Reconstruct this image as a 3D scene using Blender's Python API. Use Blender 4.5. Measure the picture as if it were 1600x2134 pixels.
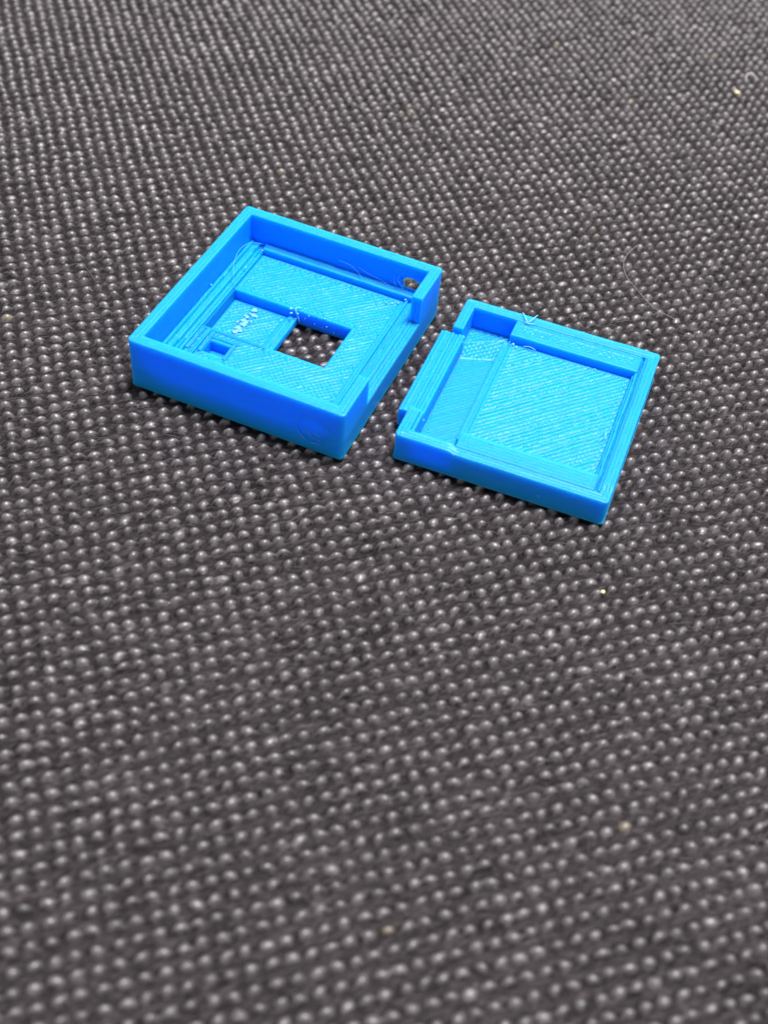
import bpy, bmesh, math
import numpy as np

# ------------------------------------------------------------------ set-up
S = 0.001                                   # everything below is laid out in millimetres
scene = bpy.context.scene
for o in list(bpy.data.objects):
    bpy.data.objects.remove(o)
COL = scene.collection
rng = np.random.default_rng(7)

# camera: phone held about 10 cm above the cloth, looking down 48.7 degrees, rolled 6 degrees
F_PX, PITCH, ROLL = 2575.0, math.radians(48.70), math.radians(6.06)
cam = bpy.data.cameras.new("camera")
cam_o = bpy.data.objects.new("camera", cam)
COL.objects.link(cam_o)
cam.sensor_fit = 'VERTICAL'
cam.sensor_height = 24.0
cam.lens = 24.0 * F_PX / 2134.0
cam.clip_start = 0.005
cam.clip_end = 20.0
cam_o.location = (0, 0, 100 * S)
from mathutils import Matrix, Vector
fw = Vector((0, math.cos(PITCH), -math.sin(PITCH)))
r0 = Vector((1, 0, 0))
u0 = r0.cross(fw)
rt = math.cos(ROLL) * r0 + math.sin(ROLL) * u0
up = -math.sin(ROLL) * r0 + math.cos(ROLL) * u0
M = Matrix((rt, up, -fw)).transposed()
cam_o.rotation_euler = M.to_euler()
cam.dof.use_dof = True
cam.dof.focus_distance = 0.147
cam.dof.aperture_fstop = cam.lens / 1.65      # 1.65 mm wide pupil
cam.dof.aperture_blades = 0
scene.camera = cam_o

# light: a lamp above and slightly behind the parts, and the dim light of the room
world = bpy.data.worlds.new("World")
scene.world = world
world.use_nodes = True
wn = world.node_tree.nodes
wn["Background"].inputs[0].default_value = (0.93, 0.96, 1.0, 1)
wn["Background"].inputs[1].default_value = 0.54

def area_lamp(name, loc, target, size, power, col):
    l = bpy.data.lights.new(name, 'AREA')
    l.shape = 'DISK'
    l.size = size
    l.energy = power
    l.color = col
    o = bpy.data.objects.new(name, l)
    o.location = loc
    d = Vector(target) - Vector(loc)
    o.rotation_euler = d.to_track_quat('-Z', 'Y').to_euler()
    COL.objects.link(o)
    return o
area_lamp("ceiling_lamp", (0.17, 0.20, 0.86), (0, 0.11, 0), 0.24, 20.0, (1.0, 0.95, 0.945))

scene.view_settings.view_transform = 'Standard'
scene.view_settings.look = 'None'
scene.view_settings.exposure = 0.0
scene.view_settings.gamma = 1.0
scene.view_settings.use_curve_mapping = False
scene.render.engine = 'CYCLES'
scene.cycles.use_denoising = True
scene.cycles.max_bounces = 10
scene.cycles.sample_clamp_indirect = 6.0

# ------------------------------------------------------------------ helpers
def link(name, mesh, mat, parent=None, smooth=True):
    o = bpy.data.objects.new(name, mesh)
    COL.objects.link(o)
    if mat:
        mesh.materials.append(mat)
    if smooth:
        mesh.polygons.foreach_set('use_smooth', np.ones(len(mesh.polygons), dtype=bool))
    if parent:
        o.parent = parent
    return o

def np_mesh(name, V, Q):
    """quads (or -1 padded triangles are not used here) straight from arrays, in mm"""
    me = bpy.data.meshes.new(name)
    V = np.asarray(V, dtype=np.float32) * S
    Q = np.asarray(Q, dtype=np.int32)
    n, k = Q.shape
    me.vertices.add(len(V))
    me.vertices.foreach_set('co', V.ravel())
    me.loops.add(n * k)
    me.loops.foreach_set('vertex_index', Q.ravel())
    me.polygons.add(n)
    me.polygons.foreach_set('loop_start', np.arange(n, dtype=np.int32) * k)
    me.polygons.foreach_set('loop_total', np.full(n, k, dtype=np.int32))
    me.update(calc_edges=True)
    me.validate()
    return me

def sharp(o, deg=38):
    o.data.set_sharp_from_angle(angle=math.radians(deg))

_tabs = {}
def vnoise(x, y, seed=0):
    """smooth value noise in 0..1 on arrays"""
    if seed not in _tabs:
        _tabs[seed] = np.random.default_rng(1000 + seed).random((256, 256))
    T = _tabs[seed]
    xi, yi = np.floor(x).astype(int), np.floor(y).astype(int)
    fx, fy = x - xi, y - yi
    fx = fx * fx * (3 - 2 * fx)
    fy = fy * fy * (3 - 2 * fy)
    a = T[xi & 255, yi & 255]; b = T[(xi + 1) & 255, yi & 255]
    c = T[xi & 255, (yi + 1) & 255]; d = T[(xi + 1) & 255, (yi + 1) & 255]
    return (a * (1 - fx) + b * fx) * (1 - fy) + (c * (1 - fx) + d * fx) * fy

def scal(t, w):
    """round bead cross-section, 1 on the crown and 0 in the seam, period w"""
    f = (t / w) % 1.0
    return np.sqrt(np.clip(1 - (2 * f - 1) ** 2, 0, 1))

# ------------------------------------------------------------------ materials
def nodes(mat):
    mat.use_nodes = True
    nt = mat.node_tree
    return nt, nt.nodes, nt.links, nt.nodes["Principled BSDF"]

def plastic(name, base, rough, sss, var=0.05):
    m = bpy.data.materials.new(name)
    nt, n, l, p = nodes(m)
    tc = n.new('ShaderNodeTexCoord')
    nz = n.new('ShaderNodeTexNoise')
    nz.inputs['Scale'].default_value = 420
    nz.inputs['Detail'].default_value = 3
    l.new(tc.outputs['Object'], nz.inputs['Vector'])
    mix = n.new('ShaderNodeMix'); mix.data_type = 'RGBA'
    mix.inputs['A'].default_value = (*[c * (1 - var) for c in base], 1)
    mix.inputs['B'].default_value = (*[min(1, c * (1 + var)) for c in base], 1)
    l.new(nz.outputs['Fac'], mix.inputs['Factor'])
    l.new(mix.outputs['Result'], p.inputs['Base Color'])
    nz2 = n.new('ShaderNodeTexNoise')
    nz2.inputs['Scale'].default_value = 1500
    nz2.inputs['Detail'].default_value = 2
    l.new(tc.outputs['Object'], nz2.inputs['Vector'])
    mr = n.new('ShaderNodeMapRange')
    mr.inputs['To Min'].default_value = rough - 0.08
    mr.inputs['To Max'].default_value = rough + 0.10
    l.new(nz2.outputs['Fac'], mr.inputs['Value'])
    l.new(mr.outputs['Result'], p.inputs['Roughness'])
    bp = n.new('ShaderNodeBump')
    bp.inputs['Strength'].default_value = 0.25
    bp.inputs['Distance'].default_value = 0.00005
    l.new(nz2.outputs['Fac'], bp.inputs['Height'])
    l.new(bp.outputs['Normal'], p.inputs['Normal'])
    p.inputs['Subsurface Weight'].default_value = sss
    p.inputs['Subsurface Radius'].default_value = (0.25, 0.7, 1.0)
    p.inputs['Subsurface Scale'].default_value = 0.0045
    p.inputs['Specular IOR Level'].default_value = 0.34
    p.inputs['IOR'].default_value = 1.46
    return m

BLUE = plastic("blue_printed_plastic", (0.0, 0.265, 0.95), 0.46, 0.85)
PALE = plastic("stress_whitened_plastic", (0.14, 0.50, 0.95), 0.5, 0.2)
STRING = plastic("fine_plastic_string", (0.06, 0.40, 0.95), 0.35, 0.0)

def cloth_material():
    m = bpy.data.materials.new("charcoal_cloth")
    nt, n, l, p = nodes(m)
    at = n.new('ShaderNodeAttribute'); at.attribute_name = 'tint'
    l.new(at.outputs['Color'], p.inputs['Base Color'])
    tc = n.new('ShaderNodeTexCoord')
    mp = n.new('ShaderNodeMapping')
    mp.inputs['Rotation'].default_value = (0, 0, -math.radians(21.95))
    mp.inputs['Scale'].default_value = (1.0, 4.5, 2.0)
    l.new(tc.outputs['Object'], mp.inputs['Vector'])
    nz = n.new('ShaderNodeTexNoise')
    nz.inputs['Scale'].default_value = 2200
    nz.inputs['Detail'].default_value = 3
    l.new(mp.outputs['Vector'], nz.inputs['Vector'])
    bp = n.new('ShaderNodeBump')
    bp.inputs['Strength'].default_value = 0.55
    bp.inputs['Distance'].default_value = 0.00006
    l.new(nz.outputs['Fac'], bp.inputs['Height'])
    l.new(bp.outputs['Normal'], p.inputs['Normal'])
    mrg = n.new('ShaderNodeMapRange')
    mrg.inputs['To Min'].default_value = 0.54
    mrg.inputs['To Max'].default_value = 0.43
    ya0 = n.new('ShaderNodeAttribute'); ya0.attribute_name = 'yarn'
    l.new(ya0.outputs['Fac'], mrg.inputs['Value'])
    l.new(mrg.outputs['Result'], p.inputs['Roughness'])
    ya = n.new('ShaderNodeAttribute'); ya.attribute_name = 'yarn'
    ms = n.new('ShaderNodeMapRange')
    ms.inputs['To Min'].default_value = 0.09
    ms.inputs['To Max'].default_value = 1.0
    l.new(ya.outputs['Fac'], ms.inputs['Value'])
    l.new(ms.outputs['Result'], p.inputs['Specular IOR Level'])
    p.inputs['Sheen Weight'].default_value = 0.0
    p.inputs['Sheen Roughness'].default_value = 0.4
    return m
CLOTH = cloth_material()

def plain(name, col, rough=0.6, spec=0.5):
    m = bpy.data.materials.new(name)
    nt, n, l, p = nodes(m)
    tc = n.new('ShaderNodeTexCoord')
    nz = n.new('ShaderNodeTexNoise'); nz.inputs['Scale'].default_value = 900
    l.new(tc.outputs['Object'], nz.inputs['Vector'])
    mix = n.new('ShaderNodeMix'); mix.data_type = 'RGBA'
    mix.inputs['A'].default_value = (*[c * 0.8 for c in col], 1)
    mix.inputs['B'].default_value = (*[min(1, c * 1.2) for c in col], 1)
    l.new(nz.outputs['Fac'], mix.inputs['Factor'])
    l.new(mix.outputs['Result'], p.inputs['Base Color'])
    p.inputs['Roughness'].default_value = rough
    p.inputs['Specular IOR Level'].default_value = spec
    return m

# ------------------------------------------------------------------ the woven cloth
LAT = 0.38310                      # direction of the weave
PITCHMM = 1.67
cu, su = math.cos(LAT), math.sin(LAT)

def node_tab(n, lo, hi, seed):
    return np.random.default_rng(seed).uniform(lo, hi, (n, n))
NT = 512
JX = node_tab(NT, -.08, .08, 1); JY = node_tab(NT, -.055, .055, 2)
RX = node_tab(NT, .40, .52, 3);  RY = node_tab(NT, .30, .39, 4)
HH = node_tab(NT, .60, .80, 5);  SK = node_tab(NT, -.35, .35, 6)
SX = node_tab(NT, -.15, .15, 7); SH = node_tab(NT, .02, .20, 8)
low = node_tab(NT, 0, 1, 9) < 0.05
HH[low] *= 0.6
TINT = node_tab(NT, 0, 1, 10)

def cloth_height(a, b):
    """a, b in weave pitches; returns height in mm (crowns near 0) and the crown mask"""
    # slow drift of the threads so that no row is ruler-straight
    a = a + 0.30 * (vnoise(a / 9, b / 9, 21) - .5) + 0.12 * (vnoise(a / 3, b / 3, 24) - .5)
    b = b + 0.22 * (vnoise(a / 9 + 40, b / 9, 22) - .5) + 0.08 * (vnoise(a / 3, b / 3, 25) - .5)
    h = np.zeros_like(a)
    crown = np.zeros_like(a); tint = np.zeros_like(a)
    ia, ib = np.round(a).astype(int), np.round(b).astype(int)
    for di in (-1, 0, 1):
        for dj in (-1, 0, 1):
            i, j = (ia + di), (ib + dj)
            k = (i % NT, j % NT)
            x = a - i - JX[k]; y = b - j - JY[k]
            y = y + SK[k] * x * 0.6
            rho = (x / RX[k]) ** 2 + (y / RY[k]) ** 2
            e = np.clip(1 - rho, 0, 1); d = HH[k] * e ** 1.0
            m = d > h
            h = np.where(m, d, h)
            crown = np.where(m, e, crown)
            tint = np.where(m, TINT[k], tint)
    # weft lying between the crowns
    ia, ib = np.floor(a).astype(int), np.floor(b).astype(int)
    for di in (-1, 0, 1):
        for dj in (-1, 0, 1):
            i, j = ia + di, ib + dj
            k = (i % NT, j % NT)
            x = a - i - .5 - SX[k]; y = b - j - .5 - SK[k] * .2
            rho = (x / .62) ** 2 + (y / .26) ** 2
            d = SH[k] * np.clip(1 - rho, 0, 1) ** 0.8
            h = np.maximum(h, d)
    # single strands, drawn out along the weft
    f1 = vnoise(a * 1.6, b * 9 + 0.8 * a, 31)
    f2 = vnoise(a * 2.7 + 7, b * 15 - 1.5 * a, 32)
    f3 = vnoise(a * 5.5, b * 5.5, 33)
    amp = np.where(h > 0.30, 0.35, 1.0)
    h = h + amp * (0.15 * (f1 - .5) + 0.09 * (f2 - .5)) + 0.05 * (f3 - .5)
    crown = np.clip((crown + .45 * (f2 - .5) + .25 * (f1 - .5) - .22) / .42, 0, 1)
    return h - 0.75, crown, tint, np.clip(f1 * .6 + f2 * .7 - .25, 0, 1)

PA, PB = 0.642, 0.441
def build_cloth():
    step = PITCHMM / 10.0
    poly = [(-92, 215), (-92, 170), (-48, 22), (52, 22), (84, 170), (84, 240), (30, 240)]
    c = np.array(poly)
    Au = c @ np.array([cu, su]); Av = c @ np.array([-su, cu])
    us = np.arange(Au.min(), Au.max(), step); vs = np.arange(Av.min(), Av.max(), step)
    U, Vv = np.meshgrid(us, vs, indexing='ij')
    X = U * cu - Vv * su
    Y = U * su + Vv * cu
    left = np.interp(Y, [10, 22, 170, 240], [-48, -48, -92, -92])
    right = np.interp(Y, [10, 22, 170, 240], [52, 52, 84, 84])
    inside = (X > left) & (X < right) & (Y > 22) & (Y < 236)
    H = np.full(U.shape, -0.75); T = np.zeros(U.shape); CR = np.zeros(U.shape); FB = np.zeros(U.shape)
    h, cr, t, fb = cloth_height(U[inside] / PITCHMM - PA, Vv[inside] / PITCHMM - PB)
    H[inside] = h; T[inside] = t; CR[inside] = cr; FB[inside] = fb
    # the cloth is soft: it gives way under the two parts and rolls very gently elsewhere
    H += 0.5 * (vnoise(X / 35 + 3, Y / 35, 41) - .5)
    fmask = inside[:-1, :-1] & inside[1:, :-1] & inside[1:, 1:] & inside[:-1, 1:]
    for (bx, by, th, w, d) in FOOT:
        lx = (X - bx) * math.cos(th) + (Y - by) * math.sin(th)
        ly = -(X - bx) * math.sin(th) + (Y - by) * math.cos(th)
        dist = np.maximum(np.abs(lx) - w / 2, np.abs(ly) - d / 2)
        under = dist < 0.35
        H = np.where(under, np.minimum(H, -0.03), H)
    idx = np.full(U.shape, -1, dtype=np.int64)
    used = np.zeros(U.shape, bool)
    used[:-1, :-1] |= fmask; used[1:, :-1] |= fmask; used[1:, 1:] |= fmask; used[:-1, 1:] |= fmask
    idx[used] = np.arange(used.sum())
    V = np.stack([X[used], Y[used], H[used]], 1)
    Q = np.stack([idx[:-1, :-1][fmask], idx[1:, :-1][fmask], idx[1:, 1:][fmask], idx[:-1, 1:][fmask]], 1)
    me = np_mesh("cloth", V, Q)
    # thread colour, with gap shade and lit crowns painted in: charcoal with a brownish cast, the odd pale or straw-coloured fibre
    t = T[used]
    xs, ys = V[:, 0], V[:, 1]
    weft_shaded = 0.005 + 0.004 * vnoise(xs / 6, ys / 6, 51) + 0.010 * vnoise(xs * 2, ys * 2, 52)
    weft_shaded = weft_shaded * (.75 + 2.8 * FB[used] ** 2)
    warp_lit = 0.068 + 0.03 * vnoise(xs / 5, ys / 5, 53) + 0.035 * (t * 7.3 % 1.0 - .5)
    warp_lit = np.where(t > .96, warp_lit * 1.5, warp_lit)
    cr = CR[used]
    cw = np.stack([weft_shaded * 1.15, weft_shaded * .95, weft_shaded * 1.03], 1)
    cp = np.stack([warp_lit * 1.05, warp_lit * .97, warp_lit * 1.0], 1)
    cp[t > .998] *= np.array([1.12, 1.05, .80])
    col = np.ones((len(cr), 4)); col[:, :3] = cw + (cp - cw) * cr[:, None]  # painted falloff from lit crown to shaded gap, following crown height
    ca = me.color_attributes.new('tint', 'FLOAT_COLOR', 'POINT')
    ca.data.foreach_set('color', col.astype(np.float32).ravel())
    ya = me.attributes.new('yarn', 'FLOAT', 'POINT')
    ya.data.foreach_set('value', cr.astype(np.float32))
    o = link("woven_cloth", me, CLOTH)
    o["kind"] = "structure"
    o["label"] = "coarse charcoal woven cloth with raised knots under both blue parts"
    # plain sheet that carries the cloth on beyond the picture
    R = 600
    me2 = np_mesh("under", [(-R, -R, -1.35), (R, -R, -1.35), (R, R, -1.35), (-R, R, -1.35)], [(0, 1, 2, 3)])
    ca = me2.color_attributes.new('tint', 'FLOAT_COLOR', 'POINT')
    ca.data.foreach_set('color', np.array([[.04, .038, .038, 1]] * 4, dtype=np.float32).ravel())
    o2 = link("cloth_backing", me2, CLOTH)
    o2["kind"] = "structure"
    return o

TRAY = dict(x=-13.299, y=112.785, th=-0.3294, W=26.78, D=28.93, H=6.85)
LID = dict(x=15.571, y=105.137, th=-0.2837, W=24.33, D=25.93, H=3.68)
FOOT = [(b['x'], b['y'], b['th'], b['W'], b['D']) for b in (TRAY, LID)]
build_cloth()

def tube_arrays(P, r, n=4, taper=True):
    """thin round strand through points P (mm): vertices and quads"""
    P = np.asarray(P, float)
    m = len(P)
    T = np.gradient(P, axis=0)
    T /= np.linalg.norm(T, axis=1)[:, None] + 1e-9
    ref = np.array([0, 0, 1.0])
    A = np.cross(T, ref); A /= np.linalg.norm(A, axis=1)[:, None] + 1e-6
    B = np.cross(A, T)
    rr = np.full(m, r) if np.isscalar(r) else np.asarray(r)
    if taper:
        rr = rr * np.interp(np.arange(m), [0, 1, m - 2, m - 1], [.35, 1, 1, .35])
    V = []
    for k in range(n):
        a = 2 * math.pi * k / n
        V.append(P + (A * math.cos(a) + B * math.sin(a)) * rr[:, None])
    V = np.stack(V, 1).reshape(-1, 3)
    i = np.arange(m - 1)[:, None]; k = np.arange(n)[None, :]
    Q = np.stack([i * n + k, i * n + (k + 1) % n, (i + 1) * n + (k + 1) % n, (i + 1) * n + k], -1).reshape(-1, 4)
    return V, Q

def smooth_curve(P, n):
    """Catmull-Rom through the points"""
    P = np.asarray(P, float)
    P = np.vstack([2 * P[0] - P[1], P, 2 * P[-1] - P[-2]])
    out = []
    segs = len(P) - 3
    for s in np.linspace(0, segs - 1e-6, n):
        i = int(s); t = s - i
        p0, p1, p2, p3 = P[i:i + 4]
        out.append(.5 * ((2 * p1) + (-p0 + p2) * t + (2 * p0 - 5 * p1 + 4 * p2 - p3) * t * t + (-p0 + 3 * p1 - 3 * p2 + p3) * t ** 3))
    return np.array(out)

def build_fuzz():
    Vs, Qs, off = [], [], 0
    r = np.random.default_rng(77)
    for k in range(12000):
        y = r.uniform(26, 215)
        x = r.uniform(np.interp(y, [22, 200], [-34, -78]), np.interp(y, [22, 200], [42, 66]))
        skip = False
        for (bx, by, th, w, d) in FOOT:
            lx = (x - bx) * math.cos(th) + (y - by) * math.sin(th)
            ly = -(x - bx) * math.sin(th) + (y - by) * math.cos(th)
            if abs(lx) < w / 2 + 1.6 and abs(ly) < d / 2 + 1.6:
                skip = True
        if skip:
            continue
        L = r.uniform(.7, 2.6)
        a = LAT + r.normal(0, .45)
        bend = r.normal(0, .5)
        t = np.linspace(-.5, .5, 6)
        px = x + L * t * math.cos(a) - bend * (t * t) * L * math.sin(a)
        py = y + L * t * math.sin(a) + bend * (t * t) * L * math.cos(a)
        z0 = r.uniform(-.45, -.05)
        pz = z0 + r.uniform(0, .22) * (1 - 4 * t * t) + r.normal(0, .08) * t
        V, Q = tube_arrays(np.stack([px, py, pz], 1), r.uniform(.010, .026), 3)
        Vs.append(V); Qs.append(Q + off); off += len(V)
    V = np.vstack(Vs)
    me = np_mesh("fuzz", V, np.vstack(Qs))
    ca = me.color_attributes.new('tint', 'FLOAT_COLOR', 'POINT')
    g = np.repeat(r.uniform(.015, .13, len(V) // 18 + 1), 18)[:len(V)]
    ca.data.foreach_set('color', np.stack([g * 1.03, g, g, np.ones_like(g)], 1).astype(np.float32).ravel())
    o = link("cloth_fuzz", me, CLOTH)
    o["kind"] = "stuff"
    o["category"] = "fuzz"
    o["label"] = "short loose fibres standing up all over the charcoal cloth"
build_fuzz()

# ------------------------------------------------------------------ printed parts: generic pieces
def ring_wall(name, W, D, H, t, parent, beads=3, top=None, flare=0.05, seed=0):
    """four-sided printed wall: one profile with layer lines and round beads on top, swept round a
    rectangle with slightly rounded corners. Local origin: centre of the base."""
    r = np.random.default_rng(seed)
    prof = [(t, 0.0), (-flare * .4, 0.0), (-flare, 0.05), (-flare, 0.16), (0.0, 0.24)]
    n = int((H - .5) / 0.2)
    zs = np.linspace(0.3, H - 0.14, n * 2)
    for i, z in enumerate(zs):
        prof.append(((0.020 if i % 2 else 0.0) + r.normal(0, .006), z))
    w = t / beads
    for b in range(beads):
        for f in (0.04, .18, .5, .82, .96):
            prof.append((w * (b + f), H - 0.06 * (1 - math.sqrt(max(0, 1 - (2 * f - 1) ** 2))) + r.normal(0, .004)))
    for i, z in enumerate(zs[::-1]):
        prof.append((t + (-0.020 if i % 2 else 0.0) + r.normal(0, .006), z))
    prof = np.array(prof)
    NS, NC = 44, 5
    rings = []
    for (o, z) in prof:
        rad = max(0.45 - o, 0.10)
        hw, hd = W / 2 - o, D / 2 - o
        pts = []
        corners = [(-1, -1, math.pi), (1, -1, 1.5 * math.pi), (1, 1, 0), (-1, 1, .5 * math.pi)]
        for c in range(4):
            sx, sy, a0 = corners[c]
            for k in range(NC):
                a = a0 + (math.pi / 2) * k / (NC - 1)
                pts.append((sx * (hw - rad) + rad * math.cos(a), sy * (hd - rad) + rad * math.sin(a)))
            nx, ny, a1 = corners[(c + 1) % 4]
            p0 = np.array(pts[-1])
            p1 = np.array([nx * (hw - rad) + rad * math.cos(a1), ny * (hd - rad) + rad * math.sin(a1)])
            for k in range(1, NS):
                pts.append(tuple(p0 + (p1 - p0) * k / NS))
        P = np.array(pts)
        # slow wobble of the print head, and uneven beads on top
        s = np.arange(len(P))
        wob = 0.030 * (vnoise(s / 9.0, np.full(len(P), z / 1.3), 61 + seed) - .5)
        C = P / (np.abs(P).max(axis=1)[:, None] + 1e-6)
        Z = np.full(len(P), z)
        if z > H - 0.2:
            Z = Z + 0.05 * (vnoise(s / 2.5, np.full(len(P), o * 4), 71 + seed) - .5)
        if top is not None:
            Z = np.where(Z > H * .5, Z + top(P) * (Z - H * .5) / (H * .5), Z)
        rings.append(np.stack([P[:, 0] + C[:, 0] * wob, P[:, 1] + C[:, 1] * wob, Z], 1))
    m, k = len(rings), len(rings[0])
    V = np.vstack(rings)
    i = np.arange(m)[:, None]; j = np.arange(k)[None, :]
    Q = np.stack([i * k + j, i * k + (j + 1) % k, ((i + 1) % m) * k + (j + 1) % k, ((i + 1) % m) * k + j], -1).reshape(-1, 4)
    return link(name, np_mesh(name, V, Q[:, ::-1]), BLUE, parent)

def prism(pts, axis, lo, hi, drop=0.0):
    """cutter: polygon pts extruded along axis ('x','y','z'), mm"""
    bm = bmesh.new()
    def co(p, h):
        a, b = p
        c = {'x': (h, a, b), 'y': (a, h, b), 'z': (a, b, h)}[axis]
        return [q * S for q in c]
    A = [bm.verts.new(co(p, lo)) for p in pts]
    B = [bm.verts.new(co((p[0], p[1] - drop), hi)) for p in pts]
    n = len(pts)
    bm.faces.new(A); bm.faces.new(B[::-1])
    for i in range(n):
        bm.faces.new((A[i], B[i], B[(i + 1) % n], A[(i + 1) % n]))
    bmesh.ops.recalc_face_normals(bm, faces=bm.faces)
    me = bpy.data.meshes.new("cutter"); bm.to_mesh(me); bm.free()
    o = bpy.data.objects.new("cutter", me); COL.objects.link(o)
    return o

def cut(o, cutters):
    par = o.parent; o.parent = None
    for c in cutters:
        md = o.modifiers.new("b", 'BOOLEAN'); md.operation = 'DIFFERENCE'; md.object = c; md.solver = 'EXACT'
    dg = bpy.context.evaluated_depsgraph_get()
    me = bpy.data.meshes.new_from_object(o.evaluated_get(dg))
    o.modifiers.clear()
    o.data = me
    for c in cutters:
        bpy.data.objects.remove(c)
    o.parent = par
    me.polygons.foreach_set('use_smooth', np.ones(len(me.polygons), dtype=bool))
    sharp(o, 35)

def slab(name, x0, x1, y0, y1, func, parent, W, D, res=0.13, holes=(), zlow=0.0, rnd=0.10, mat=None):
    """solid slab with a relief top func(x, y, d) -> z; d is the distance to the slab's own edge.
    Coordinates run from the part's front-left corner. holes: rectangles cut right through."""
    def lines(a, b, cuts):
        L = set(np.round(np.linspace(a, b, max(3, int(round((b - a) / res)) + 1)), 4))
        for e in cuts:
            for q in (-.10, -.05, -.02, 0, .02, .05, .10):
                if a <= e + q <= b:
                    L.add(round(e + q, 4))
        L = np.array(sorted(L))
        keep = np.concatenate([[True], np.diff(L) > 0.012])
        L = L[keep]
        for e in cuts:                       # make sure the exact edges survive
            if a <= e <= b:
                L[np.argmin(np.abs(L - e))] = e
        return np.unique(L)
    xs = lines(x0, x1, [x0, x1] + [h[0] for h in holes] + [h[1] for h in holes])
    ys = lines(y0, y1, [y0, y1] + [h[2] for h in holes] + [h[3] for h in holes])
    X, Y = np.meshgrid(xs, ys, indexing='ij')
    d = np.minimum(np.minimum(X - x0, x1 - X), np.minimum(Y - y0, y1 - Y))
    for (a, b, c, e) in holes:
        dx = np.maximum(np.maximum(a - X, X - b), 0); dy = np.maximum(np.maximum(c - Y, Y - e), 0)
        dd = np.hypot(dx, dy)
        d = np.minimum(d, dd)
    d = np.clip(d, 0, None)
    Zt = func(X, Y, d)
    k = np.clip(rnd - d, 0, rnd)
    Zt = Zt - (rnd - np.sqrt(np.clip(rnd ** 2 - k ** 2, 0, None)))
    cxm = (X[:-1, :-1] + X[1:, 1:]) / 2; cym = (Y[:-1, :-1] + Y[1:, 1:]) / 2
    F = np.ones(cxm.shape, bool)
    for (a, b, c, e) in holes:
        F &= ~((cxm > a) & (cxm < b) & (cym > c) & (cym < e))
    nx, ny = X.shape
    I = np.arange(nx * ny).reshape(nx, ny)
    N = nx * ny
    top = np.stack([I[:-1, :-1][F], I[1:, :-1][F], I[1:, 1:][F], I[:-1, 1:][F]], 1)
    bot = (top + N)[:, ::-1]
    sides = []
    Fp = np.zeros((nx + 1, ny + 1), bool); Fp[1:-1, 1:-1] = F
    for i in range(nx):                       # walls across x lines
        a = Fp[i, 1:-1]; b = Fp[i + 1, 1:-1]
        for j in np.nonzero(a != b)[0]:
            p, q = I[i, j], I[i, j + 1]
            sides.append((p, q, q + N, p + N) if a[j] else (q, p, p + N, q + N))
    for j in range(ny):
        a = Fp[1:-1, j]; b = Fp[1:-1, j + 1]
        for i in np.nonzero(a != b)[0]:
            p, q = I[i, j], I[i + 1, j]
            sides.append((q, p, p + N, q + N) if a[i] else (p, q, q + N, p + N))
    V = np.vstack([np.stack([X.ravel() - W / 2, Y.ravel() - D / 2, Zt.ravel()], 1),
                   np.stack([X.ravel() - W / 2, Y.ravel() - D / 2, np.full(N, zlow)], 1)])
    Q = np.vstack([top, bot, np.array(sides)])
    used = np.unique(Q); rem = np.full(2 * N, -1); rem[used] = np.arange(len(used))
    o = link(name, np_mesh(name, V[used], rem[Q]), mat or BLUE, parent)
    sharp(o, 40)
    return o

def infill(z, ang=45, w=0.46, per=2, amp=0.10, cross=0.0, gap=0.0, rough=0.05, seed=0, blob=0.0):
    """top layer of a print: perimeter beads round the edge, then parallel beads at an angle"""
    ca, sa = math.cos(math.radians(ang)), math.sin(math.radians(ang))
    def f(X, Y, d):
        wob = 0.10 * (vnoise(X * 1.1, Y * 1.1, 81 + seed) - .5)
        t = -X * sa + Y * ca + wob
        s = X * ca + Y * sa
        k = np.floor(t / w).astype(int)
        tab = np.random.default_rng(300 + seed).random(512)
        lane = tab[k % 512]
        a = scal(t, w)
        h = amp * (a - 1) * (0.7 + 0.6 * lane) - gap * (lane > .72) * (1 - a ** .5) - 0.03 * lane
        h += 0.35 * rough * (vnoise(s * 1.3 + 50 * lane, k * 7.3, 82 + seed) - .5)
        if cross > 0:
            t2 = X * ca + Y * sa + wob
            mask = np.clip((vnoise(X * .42 + seed, Y * .42, 83 + seed) - .30) * 3, 0, 1)
            h += cross * mask * (scal(t2, w) - 1)
        h += .5 * rough * (vnoise(X * 1.7, Y * 1.7, 84 + seed) - .5)
        if blob > 0:
            bb = vnoise(X * 2.3, Y * 2.3, 85 + seed)
            h += blob * np.clip(bb - .74, 0, 1) * 2
            # beads turning back at the perimeter leave a row of little loops
            edge = np.exp(-((d - per * w - .35) / .28) ** 2)
            h += 0.07 * edge * (np.sin(2 * math.pi * (X + Y) / (2 * w)) * .5 + .3)
        pd = amp * .8 * (scal(d, w) - 1) + 0.02 + 0.03 * (vnoise(X * 1.5, Y * 1.5, 86 + seed) - .5)
        if per > 0:
            h = np.where(d < per * w, pd, h)
        return z + h
    return f

def stepped(axis, edges, zs, amp=0.09, seed=0):
    """parallel beads, each at its own height: edges are the bead borders along the axis"""
    edges = np.asarray(edges, float); zs = np.asarray(zs, float)
    def f(X, Y, d):
        q = X if axis == 'x' else Y
        s = Y if axis == 'x' else X
        q = q + 0.05 * (vnoise(s * .5, q * .8, 91 + seed) - .5)
        i = np.clip(np.searchsorted(edges, q, side='right') - 1, 0, len(zs) - 1)
        w = edges[i + 1] - edges[i]
        fr = np.clip((q - edges[i]) / w, 0, 1)
        return zs[i] + amp * (np.sqrt(np.clip(1 - (2 * fr - 1) ** 2, 0, 1)) - 1) + 0.05 * (vnoise(s * 1.2, i * 5.1, 92 + seed) - .5)
    return f

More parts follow.
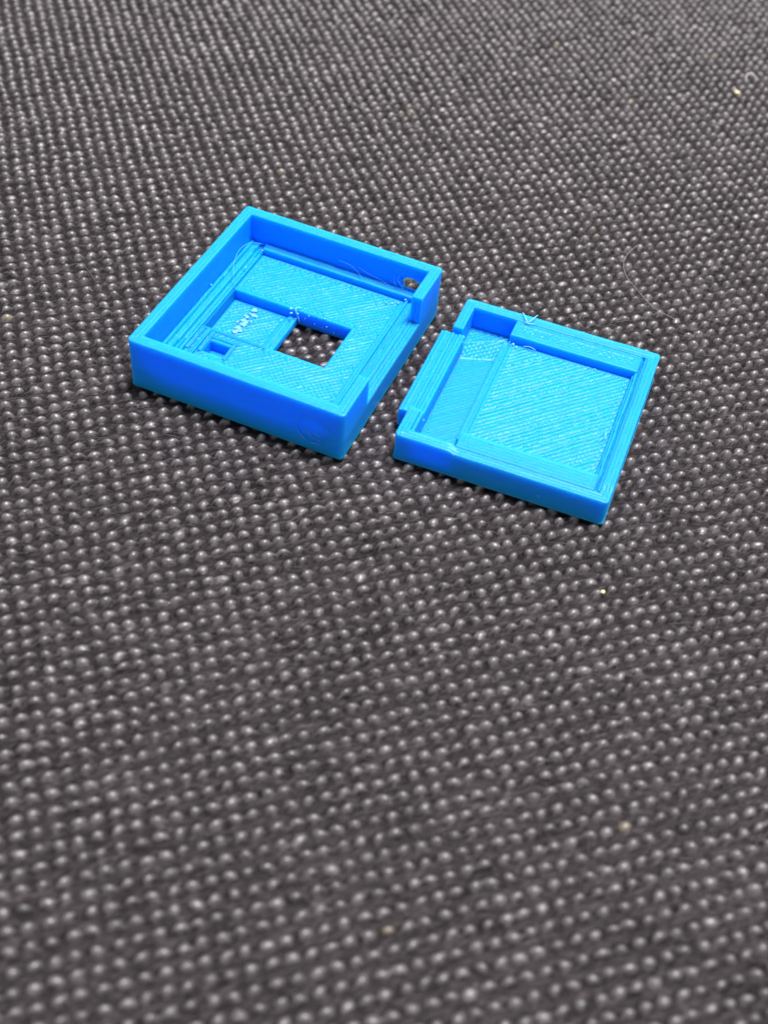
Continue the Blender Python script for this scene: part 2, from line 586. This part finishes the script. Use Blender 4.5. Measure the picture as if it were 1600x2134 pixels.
def strand(name, pts, r, parent, W, D, mat, n=24):
    P = smooth_curve(pts, n)
    P[:, 0] -= W / 2; P[:, 1] -= D / 2
    V, Q = tube_arrays(P, r, 5)
    return link(name, np_mesh(name, V, Q), mat, parent)

def flake(name, c, size, parent, W, D, seed, mat=None, flat=0.5):
    """small torn crumb of plastic"""
    r = np.random.default_rng(seed)
    bm = bmesh.new()
    bmesh.ops.create_icosphere(bm, subdivisions=2, radius=1.0)
    ax = r.uniform(.6, 1.3, 3)
    a = r.uniform(0, math.pi)
    for v in bm.verts:
        n = 1 + .35 * math.sin(5 * v.co.x + seed) * math.cos(4 * v.co.y + 2 * seed) + r.normal(0, .24)
        p = Vector((v.co.x * ax[0], v.co.y * ax[1], v.co.z * flat)) * n * size
        x = p.x * math.cos(a) - p.y * math.sin(a); y = p.x * math.sin(a) + p.y * math.cos(a)
        v.co = Vector(((c[0] - W / 2 + x) * S, (c[1] - D / 2 + y) * S, (c[2] + p.z) * S))
    me = bpy.data.meshes.new(name); bm.to_mesh(me); bm.free()
    return link(name, me, mat or PALE, parent)

def empty(name, b, label, cat):
    o = bpy.data.objects.new(name, None)
    COL.objects.link(o)
    o.empty_display_size = 0.01
    o.location = (b['x'] * S, b['y'] * S, 0)
    o.rotation_euler = (0, 0, b['th'])
    o["label"] = label; o["category"] = cat
    return o

# ------------------------------------------------------------------ the deep tray
tray = empty("printed_enclosure_half", TRAY, "deeper blue 3D printed case half with square hole through its floor", "enclosure")
W, D, H = TRAY['W'], TRAY['D'], TRAY['H']
T = 1.36
wall = ring_wall("wall", W, D, H, T, tray, beads=3, seed=1)
def box2(a, b, c, d): return [(a, b), (c, b), (c, d), (a, d)]
r_ = np.random.default_rng(5)
slot = [(21.9, 3.75), (22.9, 3.6), (24.3, 3.6), (24.5, 4.2), (24.55, 5.05), (23.7, 5.1), (23.1, 5.4), (22.3, 5.3), (21.85, 4.8), (22.05, 4.3)]
circ = [(23.15 + 1.98 * math.cos(a) * (1 + .02 * math.sin(3 * a)), 3.05 + 1.95 * math.sin(a)) for a in np.linspace(0, 2 * math.pi, 36, endpoint=False)]
cut(wall, [prism(box2(6.75 - D / 2, 3.02, 22.25 - D / 2, 12), 'x', 25.0 - W / 2, 28 - W / 2),
           prism([(x - W / 2, z) for x, z in slot], 'y', 27.4 - D / 2, 29.4 - D / 2, 2.1),
           prism([(x - W / 2, z) for x, z in circ], 'y', -1 - D / 2, 0.14 - D / 2)])
# sill of the notch: three beads along the lowered stretch of the right wall
slab("notch_sill", 25.46, 26.74, 6.80, 22.20, stepped('x', [25.46, 25.9, 26.33, 26.74], [3.14, 3.10, 3.13], seed=3), tray, W, D, res=.09, zlow=2.6, rnd=.08)
# shallow round mark on the front, where a cable port was bridged over
def arc(a0, a1, r=1.93, n=9, y=.02):
    return [(23.15 + r * math.cos(a), y, 3.05 + r * math.sin(a)) for a in np.linspace(a0, a1, n)]
for a0, a1, r, w in [(2.7, 4.3, 1.95, .045), (4.6, 5.2, 1.9, .05), (.2, .9, 1.95, .03), (1.4, 2.2, 1.95, .03)]:
    strand("port_rim", arc(a0, a1, r), w, tray, W, D, STRING, 20)  # paler material than the wall paints the glints round the mark
for i, (x, z, L, a) in enumerate([(22.4, 3.1, .8, -1.2), (22.7, 2.3, .7, -.6), (23.2, 1.85, .7, -.35), (23.9, 1.65, .6, -.2), (23.6, 2.5, .9, -.3)]):
    P = [(x - L / 2 * math.cos(a), .08, z - L / 2 * math.sin(a)), (x, .05, z + .05), (x + L / 2 * math.cos(a), .08, z + L / 2 * math.sin(a))]
    strand("sagging_bead", P, .05, tray, W, D, STRING, 10)  # same paler material, as painted glints inside the mark

# floor plate, pierced by the pocket-and-opening strip and by the small square recess
FZ = 2.1
slab("floor_plate", 3.45, 23.25, T, 26.45, infill(FZ, 45, .50, 1, .11, .13, .0, .07, 1, blob=.08), tray, W, D, res=.115,
     holes=[(3.62, 19.4, 10.9, 18.62), (5.6, 8.2, 6.9, 8.85)], rnd=.15)
slab("pocket_floor", 3.64, 11.1, 10.92, 18.60, infill(0.62, 45, .50, 1, .13, .13, .03, .07, 2, blob=.10), tray, W, D, res=.115, rnd=.05)
slab("pocket_lip", 11.1, 12.25, 10.92, 18.60, stepped('x', [11.1, 11.5, 11.88, 12.25], [1.02, .92, 1.0], seed=5), tray, W, D, res=.10, rnd=.08)
slab("recess_floor", 5.62, 8.18, 6.92, 8.83, infill(0.7, 0, .5, 0, .03, 0, 0, .05, 3), tray, W, D, res=.12, rnd=.03)
# stepped ledges round the inside
slab("left_ledge", T - .05, 3.45, T, 27.5, stepped('x', [1.31, 1.8, 2.25, 2.65, 3.05, 3.45], [3.10, 2.86, 2.95, 2.55, 2.40], seed=1), tray, W, D, res=.10, rnd=.07)
slab("back_ledge", 3.45, 25.4, 26.45, 27.6, stepped('y', [26.45, 27.0, 27.6], [3.02, 3.12], seed=2), tray, W, D, res=.10, rnd=.08)
slab("right_ledge", 23.25, 25.46, T, 26.45, stepped('x', [23.25, 23.6, 24.0, 24.45, 24.85, 25.46], [2.42, 2.18, 2.50, 2.78, 3.0], seed=4), tray, W, D, res=.10, rnd=.08)
# low ribs beside the recess
for (x0, x1, y0, y1, z) in [(3.5, 4.0, 6.4, 10.6, 2.32), (4.35, 4.85, 5.6, 10.3, 2.42), (5.05, 5.5, 6.6, 10.2, 2.34), (8.3, 8.75, 6.5, 9.4, 2.26), (4.9, 8.9, 9.35, 9.8, 2.24), (3.6, 11.9, 10.42, 10.86, 2.22)]:
    ax = 'x' if (x1 - x0) < (y1 - y0) else 'y'
    e = [x0, (x0 + x1) / 2, x1] if ax == 'x' else [y0, (y0 + y1) / 2, y1]
    slab("rib", x0, x1, y0, y1, stepped(ax, e, [z, z - .04], seed=int(x0 * 10)), tray, W, D, res=.09, zlow=1.9, rnd=.06)

# loose strings and torn crumbs left by the printer
strand("plastic_string", [(3.3, 26.8, 3.4), (2.2, 25.6, 4.0), (1.9, 23.4, 4.4), (2.3, 21.2, 4.4), (2.9, 19.6, 3.9), (3.3, 19.0, 3.0), (3.75, 18.5, 2.2)], .035, tray, W, D, STRING, 40)
strand("plastic_string", [(13.5, 27.35, 4.3), (15.3, 27.3, 4.15), (16.5, 27.1, 3.5), (17.6, 26.6, 2.6)], .028, tray, W, D, STRING, 24)
strand("plastic_string", [(16.2, 27.4, 4.2), (17.6, 27.38, 3.75), (19.0, 27.35, 3.45), (20.4, 27.2, 3.3)], .028, tray, W, D, STRING, 24)
strand("plastic_string", [(21.9, 27.3, 5.0), (21.7, 27.2, 4.4), (22.2, 27.2, 3.7), (22.6, 27.1, 3.2)], .04, tray, W, D, STRING, 18)
strand("plastic_string", [(21.2, 27.3, 4.9), (21.2, 27.25, 4.0), (21.6, 27.1, 3.4)], .03, tray, W, D, STRING, 14)
strand("plastic_string", [(12.6, 18.4, .4), (12.5, 18.3, 1.2), (12.2, 18.3, 2.0), (12.0, 18.7, 2.4), (12.6, 19.0, 2.35)], .07, tray, W, D, PALE, 20)
strand("plastic_string", [(26.2, 22.2, 6.0), (26.3, 22.15, 5.0), (26.2, 22.1, 4.0), (26.4, 22.0, 3.3)], .035, tray, W, D, STRING, 16)
fl = [(11.4, 18.5, 2.2, .34), (11.7, 17.9, 2.0, .26), (12.4, 18.3, 1.9, .18), (13.8, 18.45, 2.0, .22), (13.3, 18.5, 1.3, .15), (14.6, 18.5, 1.0, .14), (15.6, 18.55, .8, .14), (16.2, 18.5, 1.2, .16), (17.2, 18.5, .6, .12),
      (21.3, 25.0, 2.25, .22), (21.9, 25.2, 2.25, .18), (22.6, 25.6, 2.25, .20), (23.3, 26.2, 2.6, .24), (20.0, 27.2, 3.2, .18), (20.5, 27.2, 3.15, .15), (3.3, 22.1, 3.0, .16), (1.45, 16.6, 3.4, .24), (11.6, 11.4, 1.1, .25), (12.0, 12.0, 1.05, .2), (22.2, 5.3, 2.25, .28), (22.7, 6.1, 2.3, .2), (6.4, 7.6, .78, .22), (3.5, 26.2, 2.9, .2), (15.8, 18.7, 2.2, .18), (14.4, 18.9, 2.2, .16), (12.9, 18.75, 2.2, .2)]
for i, (x, y, z, s) in enumerate(fl):
    flake("plastic_crumb", (x, y, z), s * .55, tray, W, D, 40 + i, flat=.55)

rd = np.random.default_rng(11)
for i in range(46):                          # torn scraps smeared across the pocket floor
    c = [(6.7, 17.4), (6.8, 16.2), (6.6, 15.3), (6.5, 14.2), (6.4, 13.5), (6.9, 13.2)][i % 6]
    q = rd.normal(0, .36, 2)
    flake("plastic_crumb", (c[0] + q[0] * .9, c[1] + q[1], .64), rd.uniform(.10, .34), tray, W, D, 300 + i, flat=.16)
for i in range(14):
    flake("plastic_crumb", (rd.uniform(4.2, 10.8), rd.uniform(11.6, 18), .64), rd.uniform(.04, .09), tray, W, D, 360 + i, flat=.5)

# ------------------------------------------------------------------ the shallow lid
lid = empty("printed_enclosure_half", LID, "shallower blue 3D printed case half with side tab and ridged panel", "enclosure")
W, D, H = LID['W'], LID['D'], LID['H']
T = 1.30
def lid_top(P):
    low = (P[:, 0] < 6.55 - W / 2) & (P[:, 1] < -D / 2 + 2.0)
    front = P[:, 1] < -D / 2 + 2.0
    return np.where(low, 0.10, np.where(front, -0.16, 0.0))
lw = ring_wall("wall", W, D, H, T, lid, beads=3, top=lid_top, flare=0.10, seed=2)
cut(lw, [prism(box2(4.9 - D / 2, .3, 20.1 - D / 2, 9), 'x', -2 - W / 2, 2.0 - W / 2)])
slab("tab", -1.32, 1.68, 4.98, 20.0, stepped('x', [-1.32, -.88, -.45, 0.0, .42, .85, 1.25, 1.68], [2.70, 2.84, 2.78, 2.90, 2.80, 2.95, 2.88], seed=11), lid, W, D, res=.095, zlow=.12, rnd=.12)
slab("left_rim", 1.27, 1.72, 1.27, 4.9, stepped('x', [1.27, 1.72], [3.5], seed=12), lid, W, D, res=.09, rnd=.08)
# channel floor: three stretches laid at slightly different levels, parted by two slanting seams
def channel(X, Y, d):
    s1 = 21.3 + (X - 1.3) * .60; s2 = 18.3 + (X - 1.1) * .37
    a = infill(.55, 45, .46, 0, .06, .06, 0, .06, 12, blob=.05)(X, Y, d)
    b = infill(.59, 45, .60, 0, .14, .16, 0, .03, 13)(X, Y, d)
    c = infill(.55, 45, .46, 0, .025, .03, 0, .02, 14)(X, Y, d)
    z = np.where(Y > s1, a, np.where(Y > s2, b, c))
    z = z + .10 * np.exp(-((Y - s1) / .12) ** 2) + .09 * np.exp(-((Y - s2) / .10) ** 2)
    return z
slab("channel_floor", 1.25, 6.2, 1.25, D - 1.25, channel, lid, W, D, res=.10, rnd=.02)
def main_top(X, Y, d):
    z = infill(2.46, 45, .52, 0, .11, .04, .20, .06, 15, blob=.08)(X, Y, d)
    left = X - 6.1
    band = 2.34 + .05 * (scal(left, .45) - 1) + .02 * (vnoise(X * 2, Y * 2, 7) - .5)
    z = np.where(left < .90, band, z)
    z = np.where((left > .90) & (left < 1.30), 2.47 + .10 * (scal(left - .9, .40) - 1) + .03 * (vnoise(X * 2, Y * 2, 8) - .5), z)
    back = 21.7 - Y
    z = np.where(back < .5, 2.40 + .06 * (scal(back, .5) - 1), z)
    return z
slab("ridged_panel", 6.1, 21.95, 3.6, 21.75, main_top, lid, W, D, res=.105, rnd=.08)
slab("back_shelf", 6.75, 22.4, 21.72, D - 1.27, infill(3.62, 45, .46, 2, .06, .05, 0, .10, 16, blob=.13), lid, W, D, res=.105, rnd=.09)
slab("front_shelf", 6.62, 22.4, 1.27, 3.70, infill(3.52, 45, .50, 3, .05, .0, 0, .36, 17, blob=.22), lid, W, D, res=.105, rnd=.09)
slab("right_rim", 21.95, W - 1.27, 1.27, D - 1.27, stepped('x', [21.95, 22.22, 22.55, 22.78, W - 1.27], [2.95, 3.45, 3.15, 3.66], .10, seed=18), lid, W, D, res=.085, rnd=.07)
strand("plastic_string", [(7.0, 25.9, 3.9), (7.5, 25.2, 4.0), (8.1, 24.4, 3.85), (8.5, 25.0, 4.1), (8.9, 25.9, 4.2)], .07, lid, W, D, PALE, 20)
strand("plastic_string", [(7.6, 24.5, 3.75), (8.2, 24.3, 3.8), (9.0, 24.6, 3.78)], .07, lid, W, D, PALE, 12)
strand("plastic_string", [(8.6, 21.3, 2.7), (9.4, 21.4, 2.85), (10.2, 21.3, 2.7)], .05, lid, W, D, PALE, 12)
strand("plastic_string", [(21.0, 9.6, 2.6), (21.5, 10.4, 3.0), (21.3, 11.4, 2.8)], .06, lid, W, D, PALE, 12)
for i, (x, y, z, s) in enumerate([(8.1, 24.4, 3.72, .30), (7.4, 21.2, 2.7, .26), (6.9, 21.3, 2.75, .22), (7.9, 21.0, 2.6, .2), (1.75, 18.9, 2.7, .20), (1.6, 19.6, 2.9, .18), (6.0, 19.8, .95, .14), (5.6, 19.6, .95, .13), (.35, .25, 3.62, .22),
                                  (1.9, 4.5, 2.6, .22), (2.0, 3.6, 1.3, .16), (1.6, 17.0, 2.8, .11), (8.1, 13.8, 2.55, .12), (16.8, 21.2, 2.6, .13), (17.6, 21.2, 2.62, .15), (18.5, 20.6, 2.6, .12), (20.9, 17.0, 2.6, .14), (13.0, 22.2, 3.7, .12), (18.6, 23.5, 3.7, .12), (10.2, 3.2, 3.6, .2), (16.9, -.03, 1.35, .16), (20.0, 5.6, 2.6, .14)]):
    flake("plastic_crumb", (x, y, z), s * .55, lid, W, D, 140 + i, flat=.6)

# ------------------------------------------------------------------ small things lying on the cloth
HAIR = plain("pale_hair", (.34, .32, .31), .4)
STRAW = plain("straw_crumb", (.55, .50, .28), .6)
LINT = plain("white_lint", (.62, .60, .58), .7)

def loose(name, V, Q, mat, label, cat):
    V = np.asarray(V); c = V.mean(axis=0); c[2] = V[:, 2].min()
    o = link(name, np_mesh(name, V - c, Q), mat)
    o.location = Vector(c) * S
    o["label"] = label; o["category"] = cat
    return o
P = smooth_curve([(30.4, 140.5, .25), (28.8, 137.8, .5), (28.1, 135.4, .6), (28.4, 132.7, .6), (29.8, 130.0, .55), (31.5, 127.3, .4), (33.3, 126.0, .3), (35.1, 125.2, .1)], 50)
V, Q = tube_arrays(P, .022, 5)
loose("hair", V, Q, HAIR, "thin pale curved hair on the cloth behind the shallower blue half", "hair")
P = smooth_curve([(-44.5, 121.5, .1), (-42.8, 122.8, .6), (-41.4, 123.2, .8), (-40.2, 122.4, .6), (-39.0, 121.0, .1)], 24)
V, Q = tube_arrays(P, .03, 5)
loose("loose_thread", V, Q, plain("dark_thread", (.10, .095, .09), .5), "short dark looped thread on cloth left of the deeper blue half", "thread")

def crumb(name, x, y, z, s, mat, label, seed, flat=.6):
    o = flake(name, (0, 0, 0), s, None, 0, 0, seed, mat, flat)
    o.location = (x * S, y * S, z * S)
    o["label"] = label; o["category"] = "crumb"
crumb("crumb", 48.6, 183.9, .2, .42, STRAW, "straw-coloured crumb on the cloth near the top right corner", 201)
crumb("crumb", 23.3, 80.0, .1, .24, STRAW, "tiny yellow crumb on cloth in front of the shallower blue half", 203)
P = smooth_curve([(50.6, 188.3, .1), (50.9, 189.6, .3), (51.8, 190.0, .3), (52.4, 189.2, .1)], 14)
V, Q = tube_arrays(P, .07, 5)
loose("lint", V, Q, LINT, "white curl of lint on cloth in the top right corner", "lint")
